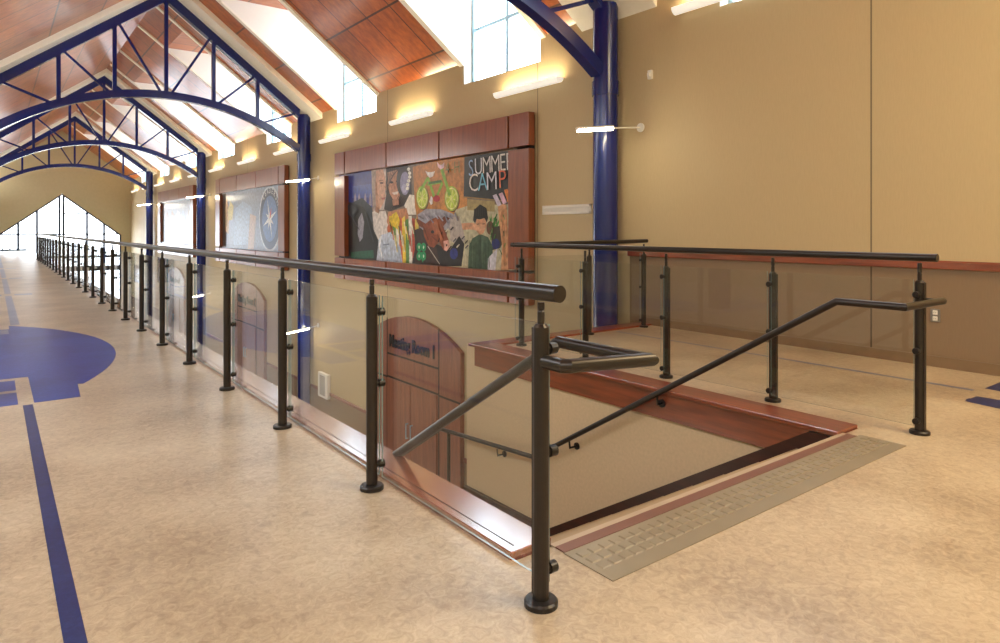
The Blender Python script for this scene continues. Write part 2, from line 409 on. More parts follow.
# ---- chair rails and baseboards
mb = MB(); mb.bbox(W - .035, W + .01, NB, 6.22, .905, .985, M['trim_wood'], .01); struct(mb, 'trim_10')
mb = MB(); mb.bbox(W - .035, W + .01, 6.25, TEND, -3.04, -2.96, M['trim_wood'], .01); struct(mb, 'trim_11')
mb = MB(); mb.box(W - .015, W, NB, Y2 - .03, 0, .1, M['base']); struct(mb, 'baseboard_right')
# ---- timber caps and fascias round the openings
mb = MB(); TW = M['trim_wood']
mb.bbox(1.59, 1.80, 2.02, TEND - .02, -.02, .03, M['cap_wood'], .006); mb.box(1.60, 1.79, 2.05, TEND, -.36, -.02, TW)
mb.box(1.634, 1.638, 2.06, TEND - .1, .0301, .0312, M['dark'])
struct(mb, 'trim_12')
mb = MB()
mb.bbox(4.17, 4.43, 2.02, 6.06, -.012, .02, TW, .006); mb.box(4.215, 4.26, 2.03, 6.0, -.225, -.012, TW)
struct(mb, 'trim_13')
mb = MB(); TX = M['trim_wood_x']
mb.bbox(4.435, W - .005, 5.81, 6.06, -.012, .02, TX, .006); mb.box(4.26, W - .005, 6.0, 6.035, -.225, -.012, TX)
struct(mb, 'trim_14')

# ---- camera-side stair
RISE, TREAD = .165, .273
st = empty('staircase', (3.02, Y1, ZLOW), 'straight stair with tan treads going down below the landing', 'stairs')
mb = MB()
mb.box(SX0 - .005, SX1 + .01, Y1 - .075, Y1 - .018, -.02, .006, M['nosing']); mb.box(SX0 - .005, SX1 + .01, Y1 - .02, Y1 + .015, -.04, .004, M['nosing_lip'])
mb.build('stair_nosing', st)
z = 0; yq = Y1
for k in range(11):
    z -= RISE; L_ = TREAD if k < 10 else 1.66
    mb = MB(); mb.box(SX0, SX1, yq, yq + L_ + .02, z - .05, z, M['tread']); mb.box(SX0, SX1, yq - .005, yq + .015, z - .02, z + RISE - .03, M['tread'])
    if k < 10: mb.box(SX0, SX1, yq + L_ - .03, yq + L_ + .022, z - .03, z + .003, M['tread'])
    mb.build('stair_tread' if k < 10 else 'mid_landing', st); yq += L_
ymid = yq; RISE2 = (z - ZLOW) / 13
for k in range(12):
    z -= RISE2
    mb = MB(); mb.box(SX0, SX1, yq, yq + TREAD + .02, z - .05, z, M['tread']); mb.box(SX0, SX1, yq - .005, yq + .015, z - .02, z + RISE2 - .03, M['tread'])
    mb.build('stair_tread', st); yq += TREAD
# sloping skirt board against the landing wall, and the base of the half landing
mb = MB()
zs = lambda y: -.165 - (y - Y1) * RISE / TREAD
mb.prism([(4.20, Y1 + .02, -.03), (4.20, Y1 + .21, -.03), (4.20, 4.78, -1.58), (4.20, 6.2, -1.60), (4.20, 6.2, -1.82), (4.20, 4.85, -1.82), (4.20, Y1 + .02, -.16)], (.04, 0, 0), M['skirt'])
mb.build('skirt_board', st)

# ---- tactile warning plate at the head of the stair
tp = empty('tactile_warning_plate', (3.0, 1.82, 0), 'taupe rubber warning strip with square studs at the head of the stairs', 'floor strip')
mb = MB(); mb.box(1.79, 4.28, 1.675, 1.936, 0, .004, M['tactile']); mb.build('base_sheet', tp)
mb = MB()
for j in range(3):
    for i in range(40):
        xx = 1.82 + i * .061; yy = 1.905 - j * .055
        mb.add([(xx, yy - .042, .004), (xx + .048, yy - .042, .004), (xx + .048, yy, .004), (xx, yy, .004), (xx + .005, yy - .037, .008), (xx + .043, yy - .037, .008), (xx + .043, yy - .005, .008), (xx + .005, yy - .005, .008)],
               [(4, 5, 6, 7), (0, 1, 5, 4), (1, 2, 6, 5), (2, 3, 7, 6), (3, 0, 4, 7)], M['tactile'])
mb.build('stud_field', tp)

# ================================================================== GUARD RAILINGS
BZ, BZD = M['bronze'], M['bronze_dark']
def make_post(root, loc, gdir, top, ztop=.957):
    """gdir: unit vector from post to glass; the post is at loc on the floor"""
    x, y, z0 = loc; g = Vector(gdir)
    mb = MB()
    mb.lathe((x, y, z0), [(.028, .02), (.028, ztop - z0 - .012), (.018, ztop - z0)], BZ, 20)
    s = Vector((-g.y, g.x, 0))
    c = Vector((x, y, 0)) + s * .026
    mb.beam(c + Vector((0, 0, z0 + .03)), c + Vector((0, 0, ztop - .014)), .012, .03, BZ, up=g)
    mb.lathe((x, y, ztop - .01), [(.0125, 0), (.0125, .05), (.009, .055), (.0125, .06), (.0125, top - ztop - .01)], BZ, 14)
    p = mb.build('post', root, (x, y, z0))
    mb = MB(); mb.lathe((x, y, z0), [(.058, 0), (.058, .016), (.052, .022), (.03, .024)], BZD, 28); mb.build('base_flange', p, (x, y, z0))
    return p
def clamp(p, x, y, z, g):
    mb = MB(); ax = 0 if abs(g[0]) > .5 else 1; sg = g[ax]
    mb.lathe((x + g[0] * .022, y + g[1] * .022, z), [(.013, 0), (.013, .012 * sg), (.02, .014 * sg), (.02, .042 * sg), (.016, .045 * sg)], BZD, 20, axis=ax)
    mb.build('glass_clamp', p, (x, y, z))
def add_clamps(p, x, y, g, zs=(.115, .515, .868)):
    for z in zs: clamp(p, x, y, z, g)

M['glass_edge'] = plain('pale_glass_edge', (118, 138, 138), .15, noise=.02)
def pane_box(root, x0, x1, y0, y1, z0, z1):
    mb = MB(); mb.box(x0, x1, y0, y1, z0, z1, M['glass']); e = mb.mi(M['glass_edge'])
    ax = 0 if x1 - x0 < y1 - y0 else 1
    for k in ((0, 1, 2, 4) if ax == 0 else (0, 1, 3, 5)): mb.m[k] = e
    return mb.build('glass_panel', root)
# -- long balcony railing
LX, LT, LD, NP = 1.486, 1.722, 1.2713, 26
gr = empty('guard_railing', (LX, LT, 0), 'long dark bronze railing with glass panels along the left walkway', 'railing')
p0 = make_post(gr, (LX, LT, 0), (1, 0, 0), 1.05); add_clamps(p0, LX, LT, (1, 0, 0))
for k in range(1, NP):
    c = copy_tree(p0, gr); c.location = Vector((0, LD * k, 0))
yE = LT + LD * (NP - 1)
mb = MB(); mb.tube([(LX, LT - .095, 1.064), (LX, yE + .05, 1.064)], .029, BZ, 24); mb.build('top_rail', gr)
for k in range(NP - 1):
    pane_box(gr, LX + .045, LX + .053, LT + LD * k + .015, LT + LD * (k + 1) - .015, .055, .948)

# -- railing round the landing: along the stair, then across the back
RX, RT, RD = 4.61, 1.728, .985
yb = RT + 4 * RD
lr = empty('guard_railing', (RX, RT, 0), 'bronze and glass railing round the right landing beside the stairwell', 'railing')
q0 = make_post(lr, (RX, RT, 0), (-1, 0, 0), 1.085); add_clamps(q0, RX, RT, (-1, 0, 0), (.085, .52, .87))
for k in range(1, 5):
    c = copy_tree(q0, lr); c.location = Vector((0, RD * k, 0))
b0 = make_post(lr, (5.75, yb + .1, 0), (0, 1, 0), 1.10); add_clamps(b0, 5.75, yb + .1, (0, 1, 0), (.085, .52, .87))
c = copy_tree(b0, lr); c.location = Vector((6.74 - RX, b0.location.y, 0))
mb = MB(); mb.tube([(RX, RT - .1, 1.10), (RX, yb + .17, 1.10)], .0245, BZ, 24); mb.tube([(RX - .02, yb + .12, 1.10), (6.80, yb + .1, 1.12)], .0245, BZ, 24); mb.build('top_rail', lr)
for k in range(4):
    pane_box(lr, RX - .053, RX - .045, RT + RD * k + .015, RT + RD * (k + 1) - .015, .055, .965)
for x0, x1 in ((RX + .03, 5.735), (5.765, 6.725)):
    pane_box(lr, x0, x1, yb + .145, yb + .153, .055, .965)

# -- stair handrails
hr = empty('stair_handrail', (1.79, 1.96, 0), 'bronze stair handrail looping back to the near end post of the long railing', 'handrail')
HX = 1.79; HZ = .83; GR = .604
mb = MB()
mb.tube([(LX, LT - .02, HZ), (LX, 1.615, HZ), (LX + .02, 1.60, HZ), (HX, 1.515, HZ), (HX, 1.965, HZ), (HX, 5.0, HZ - (5.0 - 1.965) * GR), (HX, 6.4, HZ - (5.0 - 1.965) * GR), (HX, 9.7, HZ - (5.0 - 1.965) * GR - 3.3 * GR)], .0235, BZ, 20); mb.build('rail_pipe', hr)
hr2 = empty('stair_handrail', (4.15, 2.0, 0), 'bronze stair handrail bracketed to the timber edged wall under the landing', 'handrail')
HX2 = 4.15; z2 = HZ - (4.92 - 2.02) * GR
mb = MB(); mb.tube([(4.70, 1.632, HZ), (HX2, 1.632, HZ), (HX2, 2.02, HZ), (HX2, 4.92, z2), (HX2, 6.6, z2 - .13), (HX2, 9.7, z2 - .13 - 3.1 * GR)], .0225, BZ, 20); mb.build('rail_pipe', hr2)
mb = MB(); mb.lathe((4.61, 1.65, HZ), [(.02, 0), (.02, .05)], BZD, 16, axis=1); mb.build('post_saddle', hr2)
for yq_, zq in ((3.42, -.105), (4.42, -.68), (5.5, -1.05)):
    zz = HZ - (yq_ - 2.02) * GR if yq_ < 4.92 else z2 - .06
    mb = MB(); xw = 4.215 if yq_ < 4 else 4.25
    if yq_ < 4: xw = 4.215
    mb.lathe((xw - .012, yq_, zz - .085), [(.032, 0), (.032, .012)], BZD, 20, axis=0)
    mb.tube([(xw - .005, yq_, zz - .085), (HX2 + .01, yq_, zz - .085), (HX2, yq_, zz - .015)], .009, BZD, 10)
    mb.build('wall_bracket', hr2)
mb = MB(); mb.tube([(HX2, 6.42, -1.83), (HX2, 6.42, z2 - .12)], .02, BZ, 14); mb.build('support_post', hr2)

# ================================================================== STEEL COLUMNS AND TRUSSES
CX, CR = 6.72, .172
BL = M['blue']
cw = ['nearest blue steel column beside the landing railing', 'second blue steel column, between the first and second murals', 'third blue steel column, between the second and third murals', 'farthest blue steel column, beyond the third mural']
tw = ['nearest blue roof truss, its arch meeting the column at the landing', 'second blue roof truss with the arch spanning the top left', 'third blue roof truss, seen under the arch of the second', 'farthest blue roof truss, in front of the end wall']
for i, t in enumerate(TR):
    c = empty('steel_column', (CX, t, ZLOW), cw[i], 'column', 'blue columns along the mural wall')
    mb = MB(); zc = 4.36
    mb.tube([(CX, t, ZLOW), (CX, t, zc)], CR, BL, 40); mb.build('shaft', c)
    mb = MB(); mb.lathe((CX, t, 3.10), [(CR, 0), (CR + .014, .004), (CR + .014, .2), (CR, .205)], BL, 40); mb.build('collar', c)
    mb = MB(); mb.lathe((CX, t, ZLOW), [(CR + .1, 0), (CR + .1, .03)], BL, 32); mb.build('base_plate', c)
    xl2 = -.235
    c = empty('steel_column', (xl2, t, 0), 'blue steel column of the left row', 'column', 'blue columns of the left row')
    mb = MB(); mb.tube([(xl2, t, 0), (xl2, t, zc)], CR, BL, 24); mb.build('shaft', c)
    tr = empty('roof_truss', (RIDGE, t, 4.5), tw[i], 'truss', 'blue steel roof trusses')
    apex = Vector((RIDGE, t, 6.84)); zch = lambda x: 6.85 - .757 * abs(x - RIDGE)
    xr = CX - CR + .03; xle = 2 * RIDGE - xr
    for s_ in (1, -1):
        mb = MB(); xe = RIDGE + s_ * (xr - RIDGE); h = .2; dz = h / 2 * math.sqrt(1 + .757 ** 2)
        mb.prism([(RIDGE, t - .085, 6.85 + dz), (xe, t - .085, zch(xe) + dz), (xe, t - .085, zch(xe) - dz), (RIDGE, t - .085, 6.85 - dz)], (0, .17, 0), BL)
        mb.build('top_chord', tr)
    # arched bottom chord
    zs_, zk = 3.42, 4.48; half = xr - RIDGE; rise = zk - zs_; R_ = (half ** 2 + rise ** 2) / (2 * rise); zcen = zk - R_
    amax = math.asin(half / R_); n = 36; h = .175
    up = []; lo = []
    for k in range(n + 1):
        a = -amax + 2 * amax * k / n
        up.append((RIDGE + (R_ + h / 2) * math.sin(a), zcen + (R_ + h / 2) * math.cos(a))); lo.append((RIDGE + (R_ - h / 2) * math.sin(a), zcen + (R_ - h / 2) * math.cos(a)))
    mb = MB(); hw = .085
    for k in range(n):
        a_, b_, c_, d_ = up[k], up[k + 1], lo[k + 1], lo[k]
        P4 = lambda p, y: (p[0], y, p[1])
        mb.quad(P4(a_, t - hw), P4(d_, t - hw), P4(c_, t - hw), P4(b_, t - hw), BL); mb.quad(P4(a_, t + hw), P4(b_, t + hw), P4(c_, t + hw), P4(d_, t + hw), BL)
        mb.quad(P4(a_, t - hw), P4(b_, t - hw), P4(b_, t + hw), P4(a_, t + hw), BL); mb.quad(P4(d_, t - hw), P4(d_, t + hw), P4(c_, t + hw), P4(c_, t - hw), BL)
    mb.build('arched_chord', tr)
    for za_, zb__ in ((zs_ - .12, zs_ + .09), (4.28, 4.58)):
        mb = MB(); mb.box(-.075, xle + .05, t - .085, t + .085, za_, zb__, BL); mb.build('end_plate', tr)
    zarc = lambda x: zcen + math.sqrt(R_ ** 2 - (x - RIDGE) ** 2)
    mb = MB(); mb.beam((RIDGE, t, zk), (RIDGE, t, 6.8), .085, .085, BL, up=(0, 1, 0)); mb.build('king_post', tr)
    for s_ in (1, -1):
        for d_ in (1.08, 2.16):
            x = RIDGE + s_ * d_
            mb = MB(); mb.beam((x, t, zarc(x)), (x, t, zch(x)), .085, .085, BL, up=(0, 1, 0)); mb.build('web_post', tr)
        for da, db in ((.1, 1.0), (1.16, 2.08), (2.26, 3.18)):
            xa_, xb_ = RIDGE + s_ * da, RIDGE + s_ * db
            mb = MB(); mb.beam((xa_, t, zarc(xa_) + .03), (xb_, t, zch(xb_) - .06), .055, .055, BL, up=(0, 1, 0)); mb.build('web_brace', tr)

# ================================================================== LIGHT FITTINGS ON THE MURAL WALL
def sconce_at(y, z, label, half=.8):
    s = empty('wall_sconce', (W, y, z), label, 'wall light', 'long white wall lights under the dormer windows')
    n = 12; prof = [(W - .03, z - .02)]
    mb = MB(); pts = []
    for k in range(n + 1):
        a = PI * k / n; pts.append((W - .115 - .075 * math.cos(a), y - half, z + .03 - .085 * math.sin(a)))
    mb.prism(pts, (0, 2 * half, 0), M['diffuser']); mb.build('housing', s)
    mb = MB(); mb.box(W - .16, W - .07, y - half + .06, y + half - .06, z + .031, z + .038, M['tube']); mb.build('lamp_tube', s)
    mb = MB(); mb.box(W - .05, W, y - .06, y + .06, z - .02, z + .05, M['fixture']); mb.build('wall_plate', s)
    return s
where = [['above the near end of the first mural', 'above the middle of the first mural', 'above the far end of the first mural'],
         ['beyond the second column, above the near end of the second mural', 'above the middle of the second mural', 'above the far end of the second mural'],
         ['beyond the third column, above the near end of the third mural', 'above the middle of the third mural', 'above the far end of the third mural'],
         ['just beyond the farthest column', 'on the last wall bay before the end wall', None]]
for i, t in enumerate(TR):
    for j, off in enumerate((1.86, 5.62, 9.5)):
        if where[i][j] and t + off < TEND - 1: sconce_at(t + off, 3.55, 'long white wall light ' + where[i][j])
sconce_at(4.55, 4.02, 'long white wall light above the right landing at the top edge')
def arm_lamp(t, z, label, tip=6.08):
    a = empty('arm_lamp', (W, t, z), label, 'wall lamp', 'white arm lamps beside the blue columns')
    mb = MB(); mb.lathe((W - .02, t, z), [(.06, 0), (.06, .026)], M['fixture'], 24, axis=0); mb.build('wall_rose', a)
    mb = MB(); mb.tube([(W - .01, t, z), (tip + .58, t, z - .06)], .012, M['fixture'], 10); mb.build('arm', a)
    mb = MB(); mb.tube([(tip + .61, t, z - .06), (tip, t, z - .14)], .026, M['tube_cool'], 14); mb.tube([(tip + .63, t, z - .04), (tip - .02, t, z - .125)], .022, M['fixture'], 12); mb.build('lamp_head', a)
for i, t in enumerate(TR):
    arm_lamp(t - .43, 2.64, 'slim white arm lamp in front of the ' + ['nearest', 'second', 'third', 'farthest'][i] + ' blue column, upper level', 5.78 if i == 0 else 6.08)
for i, t in enumerate(TR[1:3]):
    arm_lamp(t - .43, -1.31, 'slim white arm lamp by the foot of the ' + ['second', 'third'][i] + ' blue column, seen through glass')

# ================================================================== MURALS
TH = .6506; CF, SF = math.cos(TH), math.sin(TH)
XP = W - .045                        # plane of the print
def on_print(x, y, k=0):
    """photo measure -> point on the first print; k lifts the layer by whole steps"""
    r = (x - 500) / 667; Z = XP / (r * CF + SF)
    return (XP - .0012 * k, Z * (-r * SF + CF), H - (y - 228.6) * Z / 667)
def A_(x, y): return (340 + x / 4.95, 145 + y / 4.95)
def B_(x, y): return (420 + x / 4.95, 145 + y / 4.95)
mlab = ['wide cherry framed camp mural with blackboard, bicycle and animals, nearest', 'second cherry framed mural with a pale blue compass print', 'third, farthest cherry framed mural with a washed out print']
def mural_frame(t0, label, gloss):
    m = empty('framed_mural', (W, t0 + 5.36, .05), label, 'mural', 'framed murals on the wall')
    y0, y1 = t0 + 1.75, t0 + 9.32; yi0, yi1 = t0 + 2.28, t0 + 8.74; z0, z1, z2, z3 = .05, .585, 2.59, 3.15; FW = M['frame_wood']
    mb = MB(); mb.box(W - .04, W, y0 + .03, y1 - .03, z0 + .03, z3 - .03, M['dark']); mb.build('backing', m)
    third = (yi1 - yi0) / 3; g = .024
    xs = W - .16
    for za, zb in ((z0, z1), (z2, z3)):
        ys = [(y0, yi0), (yi0, yi0 + third), (yi0 + third, yi0 + 2 * third), (yi0 + 2 * third, yi1), (yi1, y1)]
        for a, b in ys:
            mb = MB(); mb.bbox(xs, W - .03, a + (g if a > y0 else 0), b - (g if b < y1 else 0), za + (g if za > z0 else 0), zb - (g if zb < z3 else 0), FW, .006); mb.build('frame_panel', m)
    for a, b in ((y0, yi0), (yi1, y1)):
        mb = MB(); mb.bbox(xs, W - .03, a, b, z1 + g, z2 - g, FW, .006); mb.build('frame_panel', m)
    for a in (y0, y1 - .02):
        mb = MB(); mb.box(W - .05, W, a + .01, a + .012, z0, z3, M['dark']) 
    return m, (yi0, yi1, z1, z2)
m1, (ya, yb_, za, zb) = mural_frame(T0, mlab[0], 0)
mb = MB(); LAY = [0]
def P(fn, pts, rgb):
    LAY[0] += .1
    mb.poly([on_print(*fn(*p), LAY[0]) for p in pts], ink(*rgb))
def E(fn, c, rx, ry, rgb, n=22):
    P(fn, [(c[0] + rx * math.cos(2 * PI * k / n), c[1] + ry * math.sin(2 * PI * k / n)) for k in range(n)], rgb)
def S(fn, a, b, w, rgb):
    d = Vector((b[0] - a[0], b[1] - a[1])); nn = Vector((-d.y, d.x)).normalized() * w / 2
    P(fn, [(a[0] + nn.x, a[1] + nn.y), (b[0] + nn.x, b[1] + nn.y), (b[0] - nn.x, b[1] - nn.y), (a[0] - nn.x, a[1] - nn.y)], rgb)
mb.quad((XP, ya - .1, za - .05), (XP, ya - .1, zb + .05), (XP, yb_ + .05, zb + .05), (XP, yb_ + .05, za - .05), ink(120, 104, 90))
P(A_, [(-5, 140), (60, 140), (175, 110), (175, 330), (-5, 300)], (34, 50, 132))
P(A_, [(60, 205), (170, 190), (172, 260), (60, 262)], (58, 78, 160))
for x in (75, 95, 125, 150): P(A_, [(x - 7, 300), (x - 5, 255), (x, 236), (x + 5, 255), (x + 7, 300)], (146, 136, 158))
P(A_, [(-5, 275), (60, 285), (110, 262), (170, 320), (190, 400), (200, 600), (-5, 600)], (48, 54, 66))
P(A_, [(-5, 280), (70, 290), (120, 310), (165, 400), (195, 520), (170, 590), (-5, 590)], (24, 24, 32))
P(A_, [(90, 370), (108, 335), (120, 380), (112, 460), (98, 480), (88, 440)], (150, 150, 164))
P(A_, [(55, 530), (165, 520), (168, 560), (55, 565)], (20, 84, 62))
P(A_, [(155, 125), (228, 108), (232, 210), (222, 320), (165, 330)], (196, 182, 176))
P(A_, [(178, 128), (214, 120), (224, 165), (232, 210), (224, 228), (228, 252), (212, 296), (196, 318), (180, 305), (172, 220)], (206, 160, 134))
E(A_, (206, 188), 9, 5, (92, 62, 54)); P(A_, [(205, 262), (226, 258), (222, 270), (206, 270)], (176, 92, 88))
P(A_, [(160, 330), (225, 325), (248, 400), (238, 440), (190, 470), (168, 420)], (214, 206, 200))
P(A_, [(228, 112), (330, 92), (352, 130), (356, 250), (318, 300), (250, 330), (218, 318), (230, 240)], (48, 36, 38))
P(A_, [(236, 135), (284, 122), (302, 170), (306, 226), (290, 268), (268, 278), (246, 240), (236, 190)], (190, 138, 112))
E(A_, (256, 185), 8, 6, (50, 34, 34)); E(A_, (284, 180), 7, 6, (50, 34, 34)); P(A_, [(258, 236), (292, 228), (284, 244), (266, 246)], (232, 214, 204))
E(A_, (314, 178), 34, 78, (40, 32, 36)); E(A_, (322, 190), 24, 58, (138, 134, 168)); E(A_, (318, 215), 13, 22, (176, 172, 200))
for k in range(6): E(A_, (340 + 6 * math.sin(k), 120 + 19 * k), 8, 9, (226, 222, 210))
P(A_, [(345, 245), (380, 250), (396, 300), (384, 345), (340, 345), (318, 300)], (226, 218, 206))
P(A_, [(240, 330), (330, 312), (346, 380), (312, 440), (250, 420), (232, 380)], (186, 126, 88))
for k, c in enumerate([(222, 190, 52), (104, 150, 66), (226, 222, 208), (200, 96, 52), (228, 198, 70), (92, 138, 70), (236, 230, 216), (176, 74, 58), (212, 190, 80)]):
    x = 244 + k * 16; P(A_, [(x, 352 + 10 * (k % 3)), (x + 15, 350 + 14 * (k % 2)), (x + 26, 596), (x + 4, 596)], c)
P(A_, [(258, 345), (280, 330), (298, 372), (288, 420), (262, 400)], (226, 196, 44))
E(A_, (246, 415), 12, 22, (190, 96, 48))
P(A_, [(180, 590), (192, 470), (206, 445), (252, 430), (300, 505), (312, 596)], (188, 198, 214))
S(A_, (195, 505), (205, 450), 7, (232, 232, 236)); S(A_, (215, 495), (245, 490), 6, (120, 128, 150)); S(A_, (196, 506), (214, 560), 8, (228, 230, 236))
# tan board
P(A_, [(362, 108), (480, 78), (630, 55), (630, 360), (385, 380), (372, 300)], (182, 120, 56)); P(A_, [(500, 270), (630, 240), (630, 350), (500, 340)], (196, 134, 66))
# fruit bicycle
for fn, c, rx, ry in ((A_, (408, 260), 29, 58), (B_, (158, 265), 35, 62)):
    E(fn, (c[0] + 6, c[1] + 6), rx, ry, (112, 72, 36)); E(fn, c, rx, ry, (150, 178, 44)); E(fn, c, rx * .88, ry * .88, (226, 224, 150)); E(fn, c, rx * .76, ry * .78, (184, 206, 72))
    for k in range(4):
        a = k * PI / 4 + .2; S(fn, (c[0] - rx * .74 * math.cos(a), c[1] - ry * .74 * math.sin(a)), (c[0] + rx * .74 * math.cos(a), c[1] + ry * .74 * math.sin(a)), 3, (220, 222, 140))
for a, b, w_ in (((2, 230), (42, 160), 13), ((40, 160), (74, 262), 12), ((38, 196), (112, 182), 13), ((84, 258), (112, 188), 11), ((102, 98), (150, 250), 15)): S(B_, a, b, w_, (126, 170, 44))
S(B_, (44, 190), (108, 178), 12, (70, 110, 44))
P(B_, [(28, 128), (40, 134), (60, 134), (76, 130), (66, 156), (50, 162), (38, 150)], (236, 226, 220)); P(B_, [(86, 84), (98, 98), (112, 98), (122, 86), (120, 112), (104, 122), (90, 108)], (226, 192, 196))
E(B_, (84, 265), 17, 17, (170, 40, 44)); P(B_, [(56, 252), (64, 262), (64, 290), (56, 298), (48, 280)], (232, 226, 220))
# blackboard
P(B_, [(222, 58), (470, 28), (470, 282), (330, 268), (218, 256)], (40, 40, 42)); S(B_, (218, 257), (460, 281), 6, (150, 118, 66))
# lower right scene
P(B_, [(180, 320), (240, 300), (470, 292), (470, 620), (100, 620), (140, 420)], (186, 180, 150))
P(B_, [(236, 268), (372, 278), (372, 330), (236, 322)], (158, 140, 92))
P(A_, [(385, 345), (430, 316), (500, 318), (560, 340), (600, 380), (590, 420), (400, 420)], (154, 152, 164))
P(B_, [(150, 360), (196, 350), (216, 420), (226, 470), (190, 500), (150, 470)], (176, 166, 160))
P(B_, [(-15, 470), (60, 480), (150, 520), (196, 450), (222, 490), (208, 600), (-40, 600)], (36, 32, 38))
P(A_, [(372, 420), (400, 410), (470, 470), (500, 600), (372, 600)], (60, 42, 40))
P(A_, [(376, 362), (398, 372), (430, 392), (490, 378), (520, 352), (546, 362), (500, 420), (430, 420), (392, 400)], (118, 58, 36))
P(B_, [(16, 400), (52, 372), (92, 352), (112, 372), (122, 420), (144, 470), (150, 500), (138, 526), (118, 518), (98, 478), (70, 508), (44, 500), (22, 450)], (138, 70, 44))
P(B_, [(58, 385), (92, 362), (104, 400), (96, 440), (72, 446)], (160, 88, 56)); E(B_, (64, 430), 8, 8, (22, 16, 16)); P(B_, [(118, 476), (142, 470), (152, 500), (138, 528), (122, 520)], (218, 166, 152)); E(B_, (134, 496), 4, 6, (70, 36, 34))
S(B_, (92, 480), (112, 430), 5, (46, 30, 26)); S(B_, (40, 500), (100, 590), 4, (180, 170, 160))
E(B_, (170, 538), 20, 28, (36, 48, 128))
for dx, dy in ((-11, -22), (11, -22), (-11, 22), (11, 22)): 
    E(A_, (405 + dx, 528 + dy), 13, 22, (28, 142, 88)); E(A_, (405 + dx, 528 + dy), 3, 8, (206, 224, 206))
S(A_, (405, 530), (412, 580), 6, (28, 142, 88))
for x0, y0, x1, y1 in ((350, 420, 356, 338), (362, 420, 384, 330), (372, 420, 410, 342), (384, 420, 436, 350), (395, 420, 440, 390), (405, 420, 446, 410), (360, 420, 346, 350)): P(B_, [(x0 - 8, y0), (x1, y1), (x0 + 9, y0)], (66, 140, 58))
P(B_, [(350, 410), (400, 400), (420, 470), (400, 510), (362, 520)], (62, 56, 46)); E(B_, (378, 490), 20, 26, (36, 44, 110))
E(B_, (350, 410), 18, 34, (98, 62, 46))
P(B_, [(240, 625), (246, 500), (262, 462), (300, 440), (340, 456), (362, 500), (366, 625)], (70, 92, 72)); S(B_, (302, 450), (300, 620), 5, (50, 70, 56))
P(B_, [(208, 388), (262, 384), (300, 398), (296, 424), (250, 418), (214, 420)], (204, 150, 116))
P(B_, [(278, 362), (330, 362), (332, 400), (318, 436), (300, 444), (284, 428)], (198, 144, 110)); P(B_, [(262, 396), (290, 388), (322, 396), (326, 416), (296, 426), (266, 420)], (214, 162, 128)); S(B_, (284, 392), (296, 391), 4, (60, 36, 30)); S(B_, (312, 391), (324, 390), 4, (60, 36, 30))
P(B_, [(266, 372), (272, 320), (300, 294), (332, 312), (340, 360), (334, 384), (322, 362), (300, 368), (284, 366), (276, 388)], (22, 20, 24))
P(B_, [(376, 620), (386, 512), (340, 560), (338, 620)], (206, 204, 214))
P(B_, [(388, 300), (416, 292), (432, 300), (436, 400), (446, 620), (404, 620), (410, 500), (396, 390)], (206, 152, 108))
S(B_, (372, 246), (398, 300), 20, (196, 186, 204)); S(B_, (402, 238), (424, 290), 20, (208, 168, 188)); S(B_, (428, 220), (446, 280), 18, (226, 138, 54))
# extra drawing: hair strands, noses, folds, muzzle shading
for x in range(8): S(A_, (236 + x * 12, 112 - x * 2), (226 + x * 5, 250 - x * 14), 2.2, (84, 64, 60))
for x in range(5): S(A_, (296 + x * 10, 250 + x * 3), (256 + x * 14, 318 - x * 6), 2.5, (74, 56, 54))
for x in range(6): S(A_, (160 + x * 4, 130), (164 + x * 3, 325), 2, (166, 148, 138))
S(A_, (222, 200), (231, 222), 3, (176, 128, 104)); S(A_, (270, 190), (276, 222), 4, (160, 108, 86)); S(A_, (196, 178), (216, 174), 3, (110, 80, 70))
P(A_, [(180, 300), (196, 316), (196, 340), (178, 330)], (176, 132, 108)); P(A_, [(262, 272), (292, 266), (296, 296), (266, 300)], (168, 116, 92))
for k in range(5): S(A_, (210 + k * 20, 470 + k * 8), (216 + k * 22, 580), 3, (166, 176, 196))
for k in range(14):
    x = 250 + 9 * k; S(A_, (x, 380 + 22 * (k % 4)), (x + 10, 440 + 30 * (k % 4)), 4, random.choice([(236, 226, 200), (60, 90, 52), (196, 84, 52), (230, 206, 90), (120, 66, 44)]))
P(A_, [(20, 300), (60, 292), (92, 320), (70, 360), (30, 340)], (38, 40, 52)); S(A_, (40, 320), (100, 420), 4, (64, 62, 78)); S(A_, (128, 330), (170, 480), 5, (48, 48, 60))
P(B_, [(70, 372), (86, 364), (100, 420), (120, 468), (108, 474), (86, 430)], (176, 104, 70)); S(B_, (20, 402), (46, 470), 6, (104, 50, 32)); S(B_, (62, 452), (92, 478), 6, (112, 56, 36))
for k in range(7): S(B_, (252 + k * 15, 470 + 6 * (k % 3)), (246 + k * 17, 606), 3, random.choice([(56, 76, 60), (90, 112, 90)]))
for k in range(6): S(B_, (274 + k * 10, 306 + abs(k - 3) * 3), (272 + k * 11, 352), 2.5, (50, 46, 50))
for k in range(18):
    x = 345 + random.random() * 90; y = 350 + random.random() * 200; S(B_, (x, y), (x + random.uniform(-12, 12), y - 26), 4, random.choice([(58, 128, 54), (92, 156, 72), (44, 88, 46), (150, 140, 104)]))
for k in range(10):
    x = 120 + random.random() * 110; y = 420 + random.random() * 160; S(B_, (x, y), (x + 14, y - 16), 6, random.choice([(30, 28, 34), (72, 70, 80), (196, 190, 170)]))
S(B_, (410, 330), (424, 600), 5, (184, 128, 88)); S(B_, (426, 330), (438, 600), 4, (222, 172, 130))
for k in range(8): S(A_, (392 + k * 26, 350 - 14 * (k % 2)), (420 + k * 24, 366 + 10 * (k % 3)), 7, random.choice([(176, 172, 184), (132, 130, 144), (120, 112, 120)]))
